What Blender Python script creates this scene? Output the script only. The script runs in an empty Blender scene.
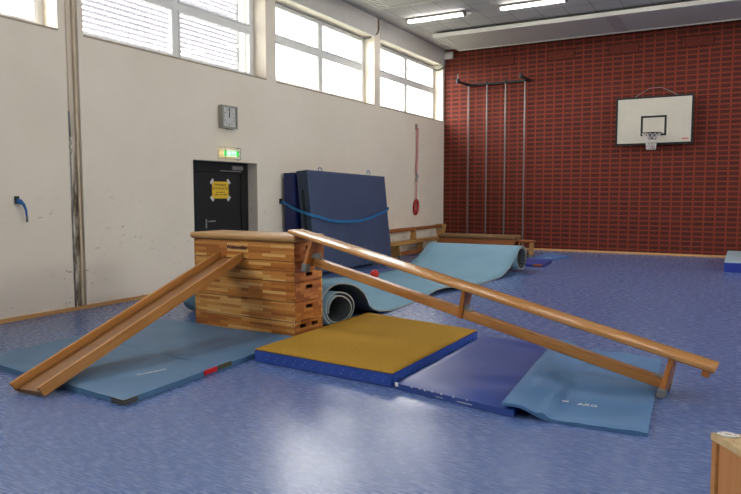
import bpy, bmesh, math, random
from mathutils import Vector, Matrix, noise
random.seed(7)
C = bpy.context.scene.collection
PI = math.pi
D = 18.487            # distance of the brick wall
ZC = 5.77             # ceiling height

# ------------------------------------------------------------------ colours and materials
def lin(c):
    c = c / 255.0
    return c / 12.92 if c <= 0.04045 else ((c + 0.055) / 1.055) ** 2.4
def rgb(r, g, b): return (lin(r), lin(g), lin(b), 1.0)

class NT:
    def __init__(s, name, rough=0.5, spec=0.5):
        s.m = bpy.data.materials.new(name); s.m.use_nodes = True
        s.t = s.m.node_tree; s.b = s.t.nodes['Principled BSDF']
        s.b.inputs['Roughness'].default_value = rough
        s.b.inputs['Specular IOR Level'].default_value = spec
    def n(s, typ, **kw):
        nd = s.t.nodes.new(typ)
        for k, v in kw.items():
            if k.startswith('i_'):
                key = k[2:].replace('_', ' ')
                nd.inputs[key].default_value = v
            else: setattr(nd, k, v)
        return nd
    def l(s, a, b): s.t.links.new(a, b)
    def coords(s, kind='Object', scale=(1, 1, 1), rot=(0, 0, 0), loc=(0, 0, 0)):
        tc = s.n('ShaderNodeTexCoord'); mp = s.n('ShaderNodeMapping')
        mp.inputs['Scale'].default_value = scale; mp.inputs['Rotation'].default_value = rot; mp.inputs['Location'].default_value = loc
        s.l(tc.outputs[kind], mp.inputs['Vector']); return mp.outputs['Vector']
    def noise(s, vec, scale, detail=3, rough=0.5):
        nd = s.n('ShaderNodeTexNoise'); nd.inputs['Scale'].default_value = scale
        nd.inputs['Detail'].default_value = detail; nd.inputs['Roughness'].default_value = rough
        if vec is not None: s.l(vec, nd.inputs['Vector'])
        return nd.outputs['Fac']
    def ramp(s, fac, stops):
        nd = s.n('ShaderNodeValToRGB'); cr = nd.color_ramp
        while len(cr.elements) < len(stops): cr.elements.new(0.5)
        for e, (p, c) in zip(cr.elements, stops): e.position = p; e.color = c
        s.l(fac, nd.inputs['Fac']); return nd.outputs['Color']
    def mix(s, fac, a, b, mode='MIX'):
        nd = s.n('ShaderNodeMix', data_type='RGBA', blend_type=mode)
        for sock, v in ((nd.inputs[0], fac), (nd.inputs[6], a), (nd.inputs[7], b)):
            if isinstance(v, (int, float)): sock.default_value = v
            elif isinstance(v, tuple): sock.default_value = v
            else: s.l(v, sock)
        return nd.outputs[2]
    def col(s, c):
        if isinstance(c, tuple): s.b.inputs['Base Color'].default_value = c
        else: s.l(c, s.b.inputs['Base Color'])
        return s
    def bump(s, h, strength=0.3, dist=0.01):
        nd = s.n('ShaderNodeBump'); nd.inputs['Strength'].default_value = strength; nd.inputs['Distance'].default_value = dist
        s.l(h, nd.inputs['Height']); s.l(nd.outputs['Normal'], s.b.inputs['Normal']); return s

M = {}
def plain(name, c, rough=0.5, spec=0.5, metal=0.0, var=0.08, scale=6.0):
    k = NT(name, rough, spec); v = k.coords()
    f = k.noise(v, scale, 4)
    dark = tuple(x * (1 - var) for x in c[:3]) + (1,); light = tuple(min(1, x * (1 + var)) for x in c[:3]) + (1,)
    k.col(k.ramp(f, [(0.3, dark), (0.7, light)])); k.b.inputs['Metallic'].default_value = metal
    M[name] = k.m; return k
def emit(name, c, strength):
    k = NT(name); k.col(tuple(x * .35 for x in c[:3]) + (1,)); k.b.inputs['Emission Color'].default_value = c
    k.b.inputs['Emission Strength'].default_value = strength; M[name] = k.m

# floor: blue linoleum with pale streaks
k = NT('linoleum', 0.25, 0.5)
v = k.coords('Object', (1.0, 7.0, 1.0)); f1 = k.noise(v, 11.0, 4, 0.6)
v2 = k.coords('Object', (1.0, 9.0, 1.0), rot=(0, 0, .06), loc=(3, 7, 0)); f2 = k.noise(v2, 9.0, 3, 0.55)
f3 = k.noise(k.coords(), 0.5, 2)
base = k.ramp(f1, [(0.28, rgb(68, 91, 142)), (0.52, rgb(85, 109, 159)), (0.78, rgb(109, 132, 178))])
st = k.ramp(f2, [(0.57, (0, 0, 0, 1)), (0.68, (.6, .6, .6, 1))])
base = k.mix(st, base, rgb(146, 164, 200)); base = k.mix(k.ramp(f3, [(0.3, (0, 0, 0, 1)), (0.7, (.2, .2, .2, 1))]), base, rgb(76, 94, 146))
k.col(base)
rr = k.n('ShaderNodeMapRange'); rr.inputs[3].default_value = 0.21; rr.inputs[4].default_value = 0.33
k.l(f1, rr.inputs[0]); k.l(rr.outputs[0], k.b.inputs['Roughness'])
k.bump(k.noise(k.coords(), 2.2, 2), 0.12, 0.02); M['linoleum'] = k.m

# painted wall, scuffed
k = NT('white_paint', 0.75, 0.25)
f = k.noise(k.coords('Object'), 0.7, 5, 0.6); g = k.noise(k.coords('Object', (1, 1, 2.6)), 5.5, 6, 0.65); h = k.noise(k.coords('Object', (1, 1, 1.6)), 1.1, 2)
base = k.ramp(f, [(0.3, rgb(226, 217, 200)), (0.7, rgb(234, 226, 210))])
mark = k.ramp(g, [(0.60, (0, 0, 0, 1)), (0.68, (1, 1, 1, 1))]); area = k.ramp(h, [(0.42, (0, 0, 0, 1)), (0.60, (.7, .7, .7, 1))])
# scuffs lie where balls and shoes reach
geo = k.n('ShaderNodeNewGeometry'); sep = k.n('ShaderNodeSeparateXYZ'); k.l(geo.outputs['Position'], sep.inputs[0])
low = k.n('ShaderNodeMapRange'); low.inputs[1].default_value = 1.9; low.inputs[2].default_value = 0.9; k.l(sep.outputs['Z'], low.inputs[0])
m1 = k.mix(1.0, mark, area, 'MULTIPLY'); m2 = k.n('ShaderNodeMath', operation='MULTIPLY'); k.l(m1, m2.inputs[0]); k.l(low.outputs[0], m2.inputs[1])
k.col(k.mix(m2.outputs[0], base, rgb(120, 106, 90))); k.bump(k.noise(k.coords(), 55, 3), 0.12, 0.004); M['white_paint'] = k.m
plain('trim_white', rgb(205, 202, 195), 0.55, 0.3, var=0.03)
plain('frame_white', rgb(226, 228, 226), 0.45, 0.4, var=0.02)
plain('sill_brown', rgb(168, 154, 136), 0.7, 0.2, var=0.15)

# groove in the wall, stained up to head height
k = NT('groove_paint', 0.8, 0.2)
g = k.noise(k.coords('Object', (3, 3, 0.6)), 4.0, 6, 0.7)
geo = k.n('ShaderNodeNewGeometry'); sep = k.n('ShaderNodeSeparateXYZ'); k.l(geo.outputs['Position'], sep.inputs[0])
low = k.n('ShaderNodeMapRange'); low.inputs[1].default_value = 2.7; low.inputs[2].default_value = 1.6; k.l(sep.outputs['Z'], low.inputs[0])
m2 = k.n('ShaderNodeMath', operation='MULTIPLY'); k.l(k.ramp(g, [(0.40, (0, 0, 0, 1)), (0.60, (.95, .95, .95, 1))]), m2.inputs[0]); k.l(low.outputs[0], m2.inputs[1])
k.col(k.mix(m2.outputs[0], rgb(214, 204, 186), rgb(84, 70, 54))); M['groove_paint'] = k.m
plain('pole_beige', rgb(206, 190, 164), 0.5, 0.4, var=0.2, scale=3)

# brick lattice wall: pale red joints around darker perforated bricks
k = NT('brick', 0.72, 0.3)
uv = k.coords('UV', (1, 1, 1), loc=(0.02, 0.005, 0))
def brick(uvs, w, h, mort, smooth, c1, c2, cm, offset=0.0):
    b = k.n('ShaderNodeTexBrick'); b.offset = offset; b.squash = 1.0; b.offset_frequency = 2
    for nm, vv in (('Scale', 1.0), ('Mortar Size', mort), ('Mortar Smooth', smooth), ('Bias', 0.0), ('Brick Width', w), ('Row Height', h), ('Color1', c1), ('Color2', c2), ('Mortar', cm)):
        b.inputs[nm].default_value = vv
    k.l(uvs, b.inputs['Vector']); return b
b1 = brick(uv, 0.25, 0.125, 0.026, 0.5, rgb(90, 36, 23), rgb(77, 31, 21), rgb(126, 49, 31))
f = k.noise(k.coords('UV', (1, 1, 1)), 30.0, 4, 0.7); f2 = k.noise(k.coords('UV', (0.4, 3.5, 1)), 1.3, 4, 0.65)
holes = k.n('ShaderNodeTexWave', wave_type='BANDS', bands_direction='X'); holes.inputs['Scale'].default_value = 9.0; holes.inputs['Distortion'].default_value = 1.0
k.l(uv, holes.inputs['Vector'])
hm = k.ramp(holes.outputs['Fac'], [(0.35, (0.62, 0.62, 0.62, 1)), (0.6, (1, 1, 1, 1))])
inside = k.mix(1.0, b1.outputs['Color'], hm, 'MULTIPLY')
base = k.mix(b1.outputs['Fac'], inside, b1.outputs['Color'])
base = k.mix(k.ramp(f, [(0.35, (.0, .0, .0, 1)), (0.75, (.30, .30, .30, 1))]), base, rgb(68, 29, 22))
base = k.mix(k.ramp(f2, [(0.55, (.0, .0, .0, 1)), (0.75, (.22, .22, .22, 1))]), base, rgb(118, 62, 50))
k.col(base)
inv = k.n('ShaderNodeMath', operation='MULTIPLY'); inv.inputs[1].default_value = 1.0; k.l(b1.outputs['Fac'], inv.inputs[0])
k.bump(inv.outputs[0], 0.5, 0.01); M['brick'] = k.m
plain('brick_panel', rgb(96, 38, 25), 0.7, 0.25, var=0.15, scale=10)
plain('brick_gap', rgb(40, 18, 16), 0.8, 0.1)

# ceiling panels
k = NT('ceiling_tiles', 0.8, 0.2)
bt = brick(k.coords('UV', (1, 1, 1), loc=(0.09, 0.0, 0)), 0.6, 1.2, 0.008, 0.1, rgb(184, 182, 178), rgb(176, 174, 171), rgb(112, 110, 108))
k.col(k.mix(k.ramp(k.noise(k.coords(), 40, 3), [(0.4, (0, 0, 0, 1)), (0.7, (.12, .12, .12, 1))]), bt.outputs['Color'], rgb(150, 148, 146))); M['ceiling_tiles'] = k.m
k = NT('heater_ribbed', 0.55, 0.35)
w = k.n('ShaderNodeTexWave', wave_type='BANDS', bands_direction='Y'); w.inputs['Scale'].default_value = 5.0; k.l(k.coords('Object'), w.inputs['Vector'])
k.col(k.ramp(w.outputs['Fac'], [(0.1, rgb(160, 158, 154)), (0.5, rgb(204, 201, 195))])); k.bump(w.outputs['Fac'], 0.4, 0.01); M['heater_ribbed'] = k.m
plain('heater_edge', rgb(214, 212, 202), 0.5, 0.35, var=0.02)
plain('heater_joint', rgb(172, 168, 168), 0.5, 0.3)
plain('perforation_dark', rgb(60, 60, 62), 0.7, 0.2)

# woods ------------------------------------------------------------
def strips(name, tones, w=0.33, h=0.034, rough=0.32):
    global k
    k = NT(name, rough, 0.45); uvv = k.coords('UV')
    b = brick(uvv, w, h, 0.0006, 0.0, (0, 0, 0, 1), (1, 1, 1, 1), (.35, .35, .35, 1), 0.37); b.offset_frequency = 2
    ty = k.n('ShaderNodeTexWhiteNoise', noise_dimensions='1D'); 
    sepc = k.n('ShaderNodeSeparateColor'); k.l(b.outputs['Color'], sepc.inputs[0])
    g = k.noise(k.coords('UV', (3, 60, 1)), 3.0, 4, 0.6)
    c = k.ramp(sepc.outputs[0], tones)
    c = k.mix(k.ramp(g, [(0.35, (0, 0, 0, 1)), (0.7, (.35, .35, .35, 1))]), c, tones[0][1])
    k.col(c); M[name] = k.m
strips('beech_strips', [(0.0, rgb(154, 90, 34)), (0.3, rgb(190, 122, 52)), (0.7, rgb(210, 150, 74)), (1.0, rgb(234, 192, 120))])
strips('beech_strips_end', [(0.0, rgb(142, 80, 32)), (0.5, rgb(184, 112, 50)), (1.0, rgb(212, 150, 78))], w=0.16, h=0.04)
def grain(name, dark, mid, light, axis='X', scale=1.0, rough=0.3, spec=0.45):
    k = NT(name, rough, spec)
    sc = {'X': (1.2, 28, 28), 'Y': (28, 1.2, 28), 'Z': (28, 28, 1.2)}[axis]
    f = k.noise(k.coords('Object', tuple(s * scale for s in sc)), 1.6, 5, 0.62)
    f2 = k.noise(k.coords('Object', tuple(s * scale * .3 for s in sc)), 1.3, 2)
    c = k.ramp(f, [(0.28, dark), (0.5, mid), (0.74, light)])
    c = k.mix(k.ramp(f2, [(0.35, (0, 0, 0, 1)), (0.7, (.35, .35, .35, 1))]), c, light)
    k.col(c); M[name] = k.m
grain('bench_pine', rgb(142, 94, 46), rgb(182, 130, 70), rgb(204, 154, 92), 'X', 1.0, 0.2, 0.6)
grain('bench_beam', rgb(136, 86, 40), rgb(178, 121, 60), rgb(198, 144, 80), 'X', 1.0, 0.3, 0.45)
grain('bench_leg', rgb(138, 80, 34), rgb(170, 104, 46), rgb(184, 122, 58), 'Z', .8, 0.35, 0.4)
grain('slide_wood', rgb(116, 78, 40), rgb(132, 90, 48), rgb(146, 102, 58), 'X', 1.0, 0.35, 0.4)
grain('slide_rail', rgb(150, 98, 48), rgb(174, 120, 62), rgb(190, 138, 78), 'X', 1.0, 0.3, 0.45)
grain('cap_leather', rgb(150, 112, 66), rgb(172, 132, 82), rgb(190, 150, 98), 'X', 0.15, 0.4, 0.45)
grain('trolley_ply', rgb(160, 104, 56), rgb(178, 120, 68), rgb(192, 134, 80), 'Z', 0.5, 0.4, 0.4)
grain('pale_ply', rgb(172, 144, 98), rgb(190, 164, 118), rgb(204, 182, 140), 'X', 0.6, 0.45, 0.4)
grain('baseboard_wood', rgb(190, 140, 84), rgb(206, 158, 100), rgb(218, 172, 116), 'Y', 0.6, 0.5, 0.3)
grain('old_bench', rgb(150, 108, 56), rgb(182, 138, 78), rgb(200, 158, 98), 'X', 1.0, 0.35, 0.4)
grain('dark_box_wood', rgb(120, 70, 36), rgb(150, 90, 48), rgb(166, 104, 58), 'X', 1.0, 0.4, 0.4)
grain('dark_cap', rgb(104, 76, 46), rgb(122, 90, 56), rgb(136, 102, 64), 'X', 0.2, 0.45, 0.4)

# vinyls, carpets, metals
def vinyl(name, c, rough=0.42, var=0.10, bumps=0.25, bscale=4.0, spec=0.4):
    k = NT(name, rough, spec); v = k.coords()
    f = k.noise(v, 2.2, 4)
    dark = tuple(x * (1 - var) for x in c[:3]) + (1,); light = tuple(min(1, x * (1 + var)) for x in c[:3]) + (1,)
    k.col(k.ramp(f, [(0.3, dark), (0.7, light)])); k.bump(k.noise(v, bscale, 3), bumps, 0.02); M[name] = k.m
vinyl('mat_blue_grey', rgb(74, 112, 147))
vinyl('mat_light_blue', rgb(78, 120, 164), bumps=0.4, bscale=5)
vinyl('mat_dark_blue', rgb(42, 70, 140), 0.36, bumps=0.2)
vinyl('mat_body_blue', rgb(44, 76, 160), 0.4)
vinyl('crash_grey_blue', rgb(66, 80, 110), 0.5, 0.06, 0.5, 3.5)
vinyl('crash_side', rgb(52, 66, 86), 0.5, 0.06)
vinyl('crash_navy', rgb(28, 40, 92), 0.45, 0.06)
vinyl('block_top', rgb(150, 172, 184), 0.6, 0.05)
vinyl('block_blue', rgb(36, 58, 150), 0.45)
vinyl('far_mat_blue', rgb(76, 116, 170), 0.45)
vinyl('far_mat_navy', rgb(44, 58, 132), 0.45)
# yellow carpet
k = NT('yellow_carpet', 0.95, 0.1); f = k.noise(k.coords(), 110, 3, 0.7); f2 = k.noise(k.coords(), 3, 4, 0.6)
c = k.ramp(f, [(0.3, rgb(130, 97, 32)), (0.52, rgb(168, 131, 48)), (0.75, rgb(188, 153, 72))])
k.col(k.mix(k.ramp(f2, [(0.4, (0, 0, 0, 1)), (0.8, (.25, .25, .25, 1))]), c, rgb(146, 108, 28))); k.bump(f, 0.5, 0.006); M['yellow_carpet'] = k.m
# light carpet roll
k = NT('light_carpet', 0.95, 0.1); f = k.noise(k.coords(), 70, 3, 0.7); f2 = k.noise(k.coords(), 1.6, 4)
c = k.ramp(f, [(0.3, rgb(110, 146, 166)), (0.7, rgb(134, 168, 186))]); k.col(k.mix(k.ramp(f2, [(0.4, (0, 0, 0, 1)), (0.7, (.25, .25, .25, 1))]), c, rgb(94, 132, 160)))
k.bump(f, 0.3, 0.004); M['light_carpet'] = k.m
plain('foam_dark', rgb(74, 84, 90), 0.9, 0.1); plain('foam_edge', rgb(158, 162, 156), 0.9, 0.1, var=0.12, scale=20)
plain('foam_back', rgb(66, 73, 75), 0.9, 0.1)
plain('rubber_grey', rgb(118, 122, 122), 0.7, 0.25, var=0.15, scale=20)
plain('rubber_black', rgb(24, 24, 26), 0.7, 0.3)
plain('plate_metal', rgb(150, 154, 146), 0.45, 0.5, 0.4, var=0.2, scale=25)
plain('steel', rgb(150, 152, 152), 0.4, 0.5, 0.7); plain('pole_steel', rgb(112, 108, 104), 0.38, 0.5, 0.55)
plain('dark_iron', rgb(34, 38, 42), 0.5, 0.4, 0.3)
plain('grey_plastic', rgb(156, 156, 145), 0.5, 0.4, var=0.04); plain('clock_white', rgb(200, 202, 198), 0.4, 0.4, var=0.02)
plain('black_paint', rgb(20, 20, 21), 0.5, 0.4, var=0.05); plain('door_black', rgb(28, 29, 30), 0.42, 0.4, var=0.08)
plain('board_white', rgb(190, 186, 172), 0.5, 0.35, var=0.03); plain('net_white', rgb(205, 200, 196), 0.8, 0.2)
plain('red_plastic', rgb(200, 44, 34), 0.5, 0.4); plain('ring_red', rgb(172, 48, 52), 0.5, 0.35); plain('rope_red', rgb(196, 140, 136), 0.85, 0.1, var=0.3, scale=45)
plain('red_tag', rgb(196, 34, 38), 0.8, 0.15); plain('velcro_olive', rgb(86, 84, 62), 0.95, 0.05, var=0.25, scale=60)
plain('flap_dark', rgb(50, 56, 58), 0.9, 0.1); plain('velcro_brown', rgb(78, 64, 40), 0.95, 0.05, var=0.3, scale=60)
plain('leather_brown', rgb(150, 84, 48), 0.6, 0.3)
plain('strap_blue', rgb(44, 112, 166), 0.6, 0.3, var=0.2, scale=20); plain('hook_blue', rgb(38, 98, 166), 0.45, 0.4)
plain('print_white', rgb(220, 222, 222), 0.6, 0.3); plain('rivet_pale', rgb(150, 164, 204), 0.5, 0.3); plain('wear_white', rgb(205, 208, 214), 0.8, 0.2)
plain('plate_blue', rgb(34, 32, 70), 0.5, 0.4); plain('plate_grey', rgb(96, 92, 108), 0.5, 0.4)
plain('paper_yellow', rgb(226, 186, 58), 0.7, 0.2, var=0.03); plain('tape_white', rgb(206, 206, 206), 0.5, 0.3); plain('ink', rgb(52, 44, 26), 0.8, 0.1)
plain('conduit_grey', rgb(122, 122, 120), 0.5, 0.3); plain('oval_white', rgb(216, 216, 210), 0.4, 0.4, var=0.02)
plain('blind_white', rgb(168, 166, 176), 0.5, 0.3, var=0.02); plain('lamp_housing', rgb(120, 120, 112), 0.5, 0.4)
plain('logo_red', rgb(196, 90, 96), 0.6, 0.3); plain('red_cloth', rgb(170, 30, 36), 0.8, 0.2)
plain('asphalt', rgb(104, 108, 98), 0.9, 0.1, var=.15, scale=1.0); plain('leaf_green', rgb(120, 140, 70), 0.8, 0.2, var=0.3, scale=3); plain('bark', rgb(110, 90, 70), 0.9, 0.1); plain('facade_grey', rgb(150, 152, 150), 0.8, 0.2)
emit('lamp_diffuser', (1.0, 0.95, 0.93, 1), 8.0)
emit('exit_green', (0.02, 0.55, 0.06, 1), 0.45); emit('exit_white', (0.55, 1.0, 0.65, 1), 0.4); emit('exit_warm', (1.0, 0.80, 0.36, 1), 0.22); emit('exit_pale', (0.2, 0.75, 0.3, 1), 0.5)
# window glass: mostly clear, a little gloss
k = NT('glass'); t = k.t; tr = k.n('ShaderNodeBsdfTransparent'); gl = k.n('ShaderNodeBsdfGlossy'); gl.inputs['Roughness'].default_value = 0.02
mx = k.n('ShaderNodeMixShader'); mx.inputs[0].default_value = 0.06; k.l(tr.outputs[0], mx.inputs[1]); k.l(gl.outputs[0], mx.inputs[2])
k.l(mx.outputs[0], t.nodes['Material Output'].inputs['Surface']); M['glass'] = k.m

# ------------------------------------------------------------------ mesh helpers
def box(bm, c, s, rot=None, bev=0.0, seg=2, mi=0):
    r = bmesh.ops.create_cube(bm, size=1.0)
    vs = r['verts']
    bmesh.ops.scale(bm, vec=s, verts=vs)
    if bev > 0:
        es = list({e for v in vs for e in v.link_edges})
        rb = bmesh.ops.bevel(bm, geom=es, offset=bev, segments=seg, affect='EDGES', profile=0.5)
        vs = list({v for f in rb['faces'] for v in f.verts} | {v for v in vs if v.is_valid})
    if rot is not None: bmesh.ops.rotate(bm, cent=(0, 0, 0), matrix=rot, verts=vs)
    bmesh.ops.translate(bm, vec=c, verts=vs)
    for f in {f for v in vs for f in v.link_faces}: f.material_index = mi
    return vs
def bx(bm, x0, x1, y0, y1, z0, z1, bev=0.0, seg=2, mi=0):
    return box(bm, ((x0 + x1) / 2, (y0 + y1) / 2, (z0 + z1) / 2), (abs(x1 - x0), abs(y1 - y0), abs(z1 - z0)), None, bev, seg, mi)
def tube(bm, pts, r, seg=8, closed=False, mi=0):
    pts = [Vector(p) for p in pts]; n = len(pts); rings = []
    up = Vector((0, 0, 1)); prev = None
    for i, p in enumerate(pts):
        if closed: t = (pts[(i + 1) % n] - pts[i - 1])
        else: t = pts[min(i + 1, n - 1)] - pts[max(i - 1, 0)]
        t.normalize()
        if prev is None:
            a = t.cross(up)
            if a.length < 1e-3: a = t.cross(Vector((1, 0, 0)))
        else: a = prev - t * prev.dot(t)
        a.normalize(); b = t.cross(a); prev = a
        rr = r[i] if isinstance(r, (list, tuple)) else r
        rings.append([bm.verts.new(p + (a * math.cos(2 * PI * j / seg) + b * math.sin(2 * PI * j / seg)) * rr) for j in range(seg)])
    m = n if closed else n - 1
    for i in range(m):
        A, B = rings[i], rings[(i + 1) % n]
        for j in range(seg):
            f = bm.faces.new((A[j], A[(j + 1) % seg], B[(j + 1) % seg], B[j])); f.material_index = mi; f.smooth = True
    if not closed:
        for R, fl in ((rings[0], True), (rings[-1], False)):
            f = bm.faces.new(R[::-1] if fl else R); f.material_index = mi
def prism(bm, poly, axis, a0, a1, bev=0.0, mi=0):
    """poly: 2-D outline; axis: extrusion axis; the 2-D axes are the two others in x,y,z order"""
    def P(u, v, a): return {'x': (a, u, v), 'y': (u, a, v), 'z': (u, v, a)}[axis]
    A = [bm.verts.new(P(u, v, a0)) for u, v in poly]; B = [bm.verts.new(P(u, v, a1)) for u, v in poly]
    n = len(poly); fs = [bm.faces.new(A), bm.faces.new(B[::-1])]
    for i in range(n): fs.append(bm.faces.new((A[i], B[i], B[(i + 1) % n], A[(i + 1) % n])))
    for f in fs: f.material_index = mi
    if bev > 0:
        es = list({e for f in fs for e in f.edges}); bmesh.ops.bevel(bm, geom=es, offset=bev, segments=2, affect='EDGES')
def ribbon(bm, pts, width_vec, th_vec):
    """a strip of cloth with thickness; pts are its centre line"""
    W = Vector(width_vec) / 2; T = Vector(th_vec); rows = []
    for p in pts:
        p = Vector(p); rows.append([bm.verts.new(p + W), bm.verts.new(p - W), bm.verts.new(p - W + T), bm.verts.new(p + W + T)])
    for A, B in zip(rows, rows[1:]):
        for j in range(4): bm.faces.new((A[j], A[(j + 1) % 4], B[(j + 1) % 4], B[j]))
    bm.faces.new(rows[0][::-1]); bm.faces.new(rows[-1])
def ob(name, bm, mats, parent=None, loc=(0, 0, 0), smooth=None):
    bmesh.ops.recalc_face_normals(bm, faces=bm.faces)
    uvl = bm.loops.layers.uv.new('UVMap')
    for f in bm.faces:
        nx, ny, nz = (abs(c) for c in f.normal)
        for lp in f.loops:
            x, y, z = lp.vert.co
            lp[uvl].uv = (y, z) if nx >= ny and nx >= nz else ((x, z) if ny >= nz else (x, y))
    if smooth is not None:
        for f in bm.faces: f.smooth = True
    me = bpy.data.meshes.new(name); bm.to_mesh(me); bm.free()
    if smooth is not None:
        try: me.set_sharp_from_angle(angle=math.radians(smooth))
        except Exception: pass
    for mn in (mats if isinstance(mats, (list, tuple)) else [mats]): me.materials.append(M[mn])
    o = bpy.data.objects.new(name, me); C.objects.link(o); o.location = loc
    if parent is not None: o.parent = parent
    return o
def tag(o, label, cat, group=None):
    o['label'] = label; o['category'] = cat
    if group: o['group'] = group
    return o
def thing(name, label, cat, loc=(0, 0, 0), rot=(0, 0, 0), group=None):
    o = bpy.data.objects.new(name, None); C.objects.link(o); o.empty_display_size = 0.1
    o.location = loc; o.rotation_euler = rot
    return tag(o, label, cat, group)
def struct(name, bm, mats, parent=None, loc=(0, 0, 0), smooth=None):
    o = ob(name, bm, mats, parent, loc, smooth)
    if parent is None: o['kind'] = 'structure'
    return o
def nb(): return bmesh.new()
def text(name, body, size, mat, parent, matrix, extrude=0.0006, sx=1.0):
    cu = bpy.data.curves.new(name, 'FONT'); cu.body = body; cu.size = size; cu.extrude = extrude; cu.align_x = 'CENTER'; cu.align_y = 'CENTER'
    t = bpy.data.objects.new(name + '_tmp', cu); C.objects.link(t)
    dg = bpy.context.evaluated_depsgraph_get(); me = bpy.data.meshes.new_from_object(t.evaluated_get(dg))
    bpy.data.objects.remove(t); bpy.data.curves.remove(cu)
    me.name = name; me.transform(matrix @ Matrix.Diagonal((sx, 1, 1, 1))); me.materials.clear(); me.materials.append(M[mat])
    o = bpy.data.objects.new(name, me); C.objects.link(o); o.parent = parent; return o
def basis(xa, ya, o):
    xa = Vector(xa).normalized(); ya = Vector(ya); za = xa.cross(ya).normalized(); ya = za.cross(xa)
    m = Matrix((xa, ya, za)).transposed().to_4x4(); m.translation = Vector(o); return m

# ------------------------------------------------------------------ the room
XR, YB = 15.6, -8.6
b = nb(); bx(b, -0.4, XR, YB, D + 0.3, -0.2, 0.0); struct('floor', b, 'linoleum')
b = nb(); bx(b, -0.4, XR, YB, D + 0.3, ZC, ZC + 0.2); struct('ceiling', b, 'ceiling_tiles')
b = nb(); bx(b, -0.4, XR, D, D + 0.3, 0, ZC); struct('wall_back', b, 'brick')
b = nb(); 
fill_wins = [(3.4, 7.0), (7.6, 11.2), (11.8, 15.4)]     # unseen windows added in the right wall to brighten the left wall
bx(b, XR, XR + 0.3, YB, D + 0.3, 0, 3.7); bx(b, XR, XR + 0.3, YB, D + 0.3, 5.3, ZC)
re_ = [YB] + [e for w in fill_wins for e in w] + [D + .3]
for y0, y1 in zip(re_[::2], re_[1::2]): bx(b, XR, XR + 0.3, y0, y1, 3.7, 5.3)
struct('wall_right', b, 'white_paint')
for i, (y0, y1) in enumerate(fill_wins):
    b = nb(); bx(b, XR + .18, XR + .25, y0, y1, 3.7, 3.8); bx(b, XR + .18, XR + .25, y0, y1, 5.2, 5.3)
    for y in (y0 + .05, (y0 + y1) / 2, y1 - .05): bx(b, XR + .18, XR + .25, y - .05, y + .05, 3.8, 5.2)
    w = struct('window_%d' % (i + 11), b, 'frame_white')  # frame of an added fill-light window, out of view
    g = nb(); bx(g, XR + .21, XR + .216, y0 + .1, y1 - .1, 3.8, 5.2); ob('pane', g, 'glass', w)
b = nb(); bx(b, -0.4, XR, YB - 0.3, YB, 0, ZC); struct('wall_front', b, 'white_paint')

SILL, TOP, WX = 3.70, 5.33, -0.36          # windows
DY0, DY1, DZ = 8.10, 9.737, 2.13           # door opening
GY0, GY1 = 5.82, 6.015                     # groove
wins = [(14.52, 18.385), (10.35, 14.205), (6.10, 10.04), (1.85, 5.715), (-2.35, 1.52), (-6.5, -2.65)]
b = nb()
bx(b, WX, 0, YB, GY0, 0, SILL); bx(b, WX, -0.045, GY0, GY1, 0, ZC, mi=1)
bx(b, WX, 0, GY1, DY0, 0, SILL); bx(b, WX, 0, DY0, DY1, DZ, SILL); bx(b, WX, 0, DY1, D, 0, SILL)
edges = [YB] + [e for w in reversed(wins) for e in w] + [D]
for y0, y1 in zip(edges[::2], edges[1::2]):
    if y0 < GY0 < y1: bx(b, WX, 0, y0, GY0, SILL, ZC); bx(b, WX, 0, GY1, y1, SILL, ZC)
    else: bx(b, WX, 0, y0, y1, SILL, ZC)
for y0, y1 in wins: bx(b, WX, 0, y0, y1, TOP, ZC)
struct('wall_left', b, ['white_paint', 'groove_paint'])
# lintel boxes over the windows, sills
for i, (y0, y1) in enumerate(wins):
    b = nb(); bx(b, -0.02, 0.025, y0 - 0.02, y1 + 0.02 if i else D - 0.002, TOP - 0.02, ZC, 0.006); struct('trim_%d' % (i + 1), b, 'trim_white')
    b = nb(); bx(b, -0.30, 0.012, y0, y1, SILL - 0.02, SILL + 0.004, 0.004); struct('trim_%d' % (i + 11), b, ['sill_brown'])
# windows
for i, (y0, y1) in enumerate(wins):
    b = nb(); x0, x1 = WX, WX + 0.075; ym = (y0 + y1) / 2; zt = 4.60
    bx(b, x0, x1, y0, y0 + .10, SILL, TOP); bx(b, x0, x1, y1 - .10, y1, SILL, TOP)
    bx(b, x0, x1, y0 + .10, y1 - .10, SILL, SILL + .07); bx(b, x0, x1, y0 + .10, y1 - .10, TOP - .09, TOP)
    bx(b, x0, x1, ym - .055, ym + .055, SILL + .07, TOP - .09)
    for a0, a1 in ((y0 + .10, ym - .055), (ym + .055, y1 - .10)): bx(b, x0, x1, a0, a1, zt - .055, zt + .055)
    w = struct('window_%d' % (i + 1), b, 'frame_white')
    for a0, a1 in ((y0 + .10, ym - .055), (ym + .055, y1 - .10)):
        for z0, z1 in ((SILL + .07, zt - .055), (zt + .055, TOP - .09)):
            s = nb(); q = 0.04
            bx(s, x1 - .02, x1 + .02, a0, a0 + q, z0, z1, .006); bx(s, x1 - .02, x1 + .02, a1 - q, a1, z0, z1, .006)
            bx(s, x1 - .02, x1 + .02, a0 + q, a1 - q, z0, z0 + q, .006); bx(s, x1 - .02, x1 + .02, a0 + q, a1 - q, z1 - q, z1, .006)
            sash = ob('sash', s, 'frame_white', w)
            g = nb(); bx(g, x0 + .03, x0 + .036, a0, a1, z0, z1); ob('pane', g, 'glass', sash)
    if i < 2 or i == 3:      # opening lever rod along the top rail
        r = nb(); tube(r, [(x1 + .05, y0 + .3, TOP - .05), (x1 + .05, y1 - .25, TOP - .05)], .012, 6); ob('opener_rod', r, 'conduit_grey', w)
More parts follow.
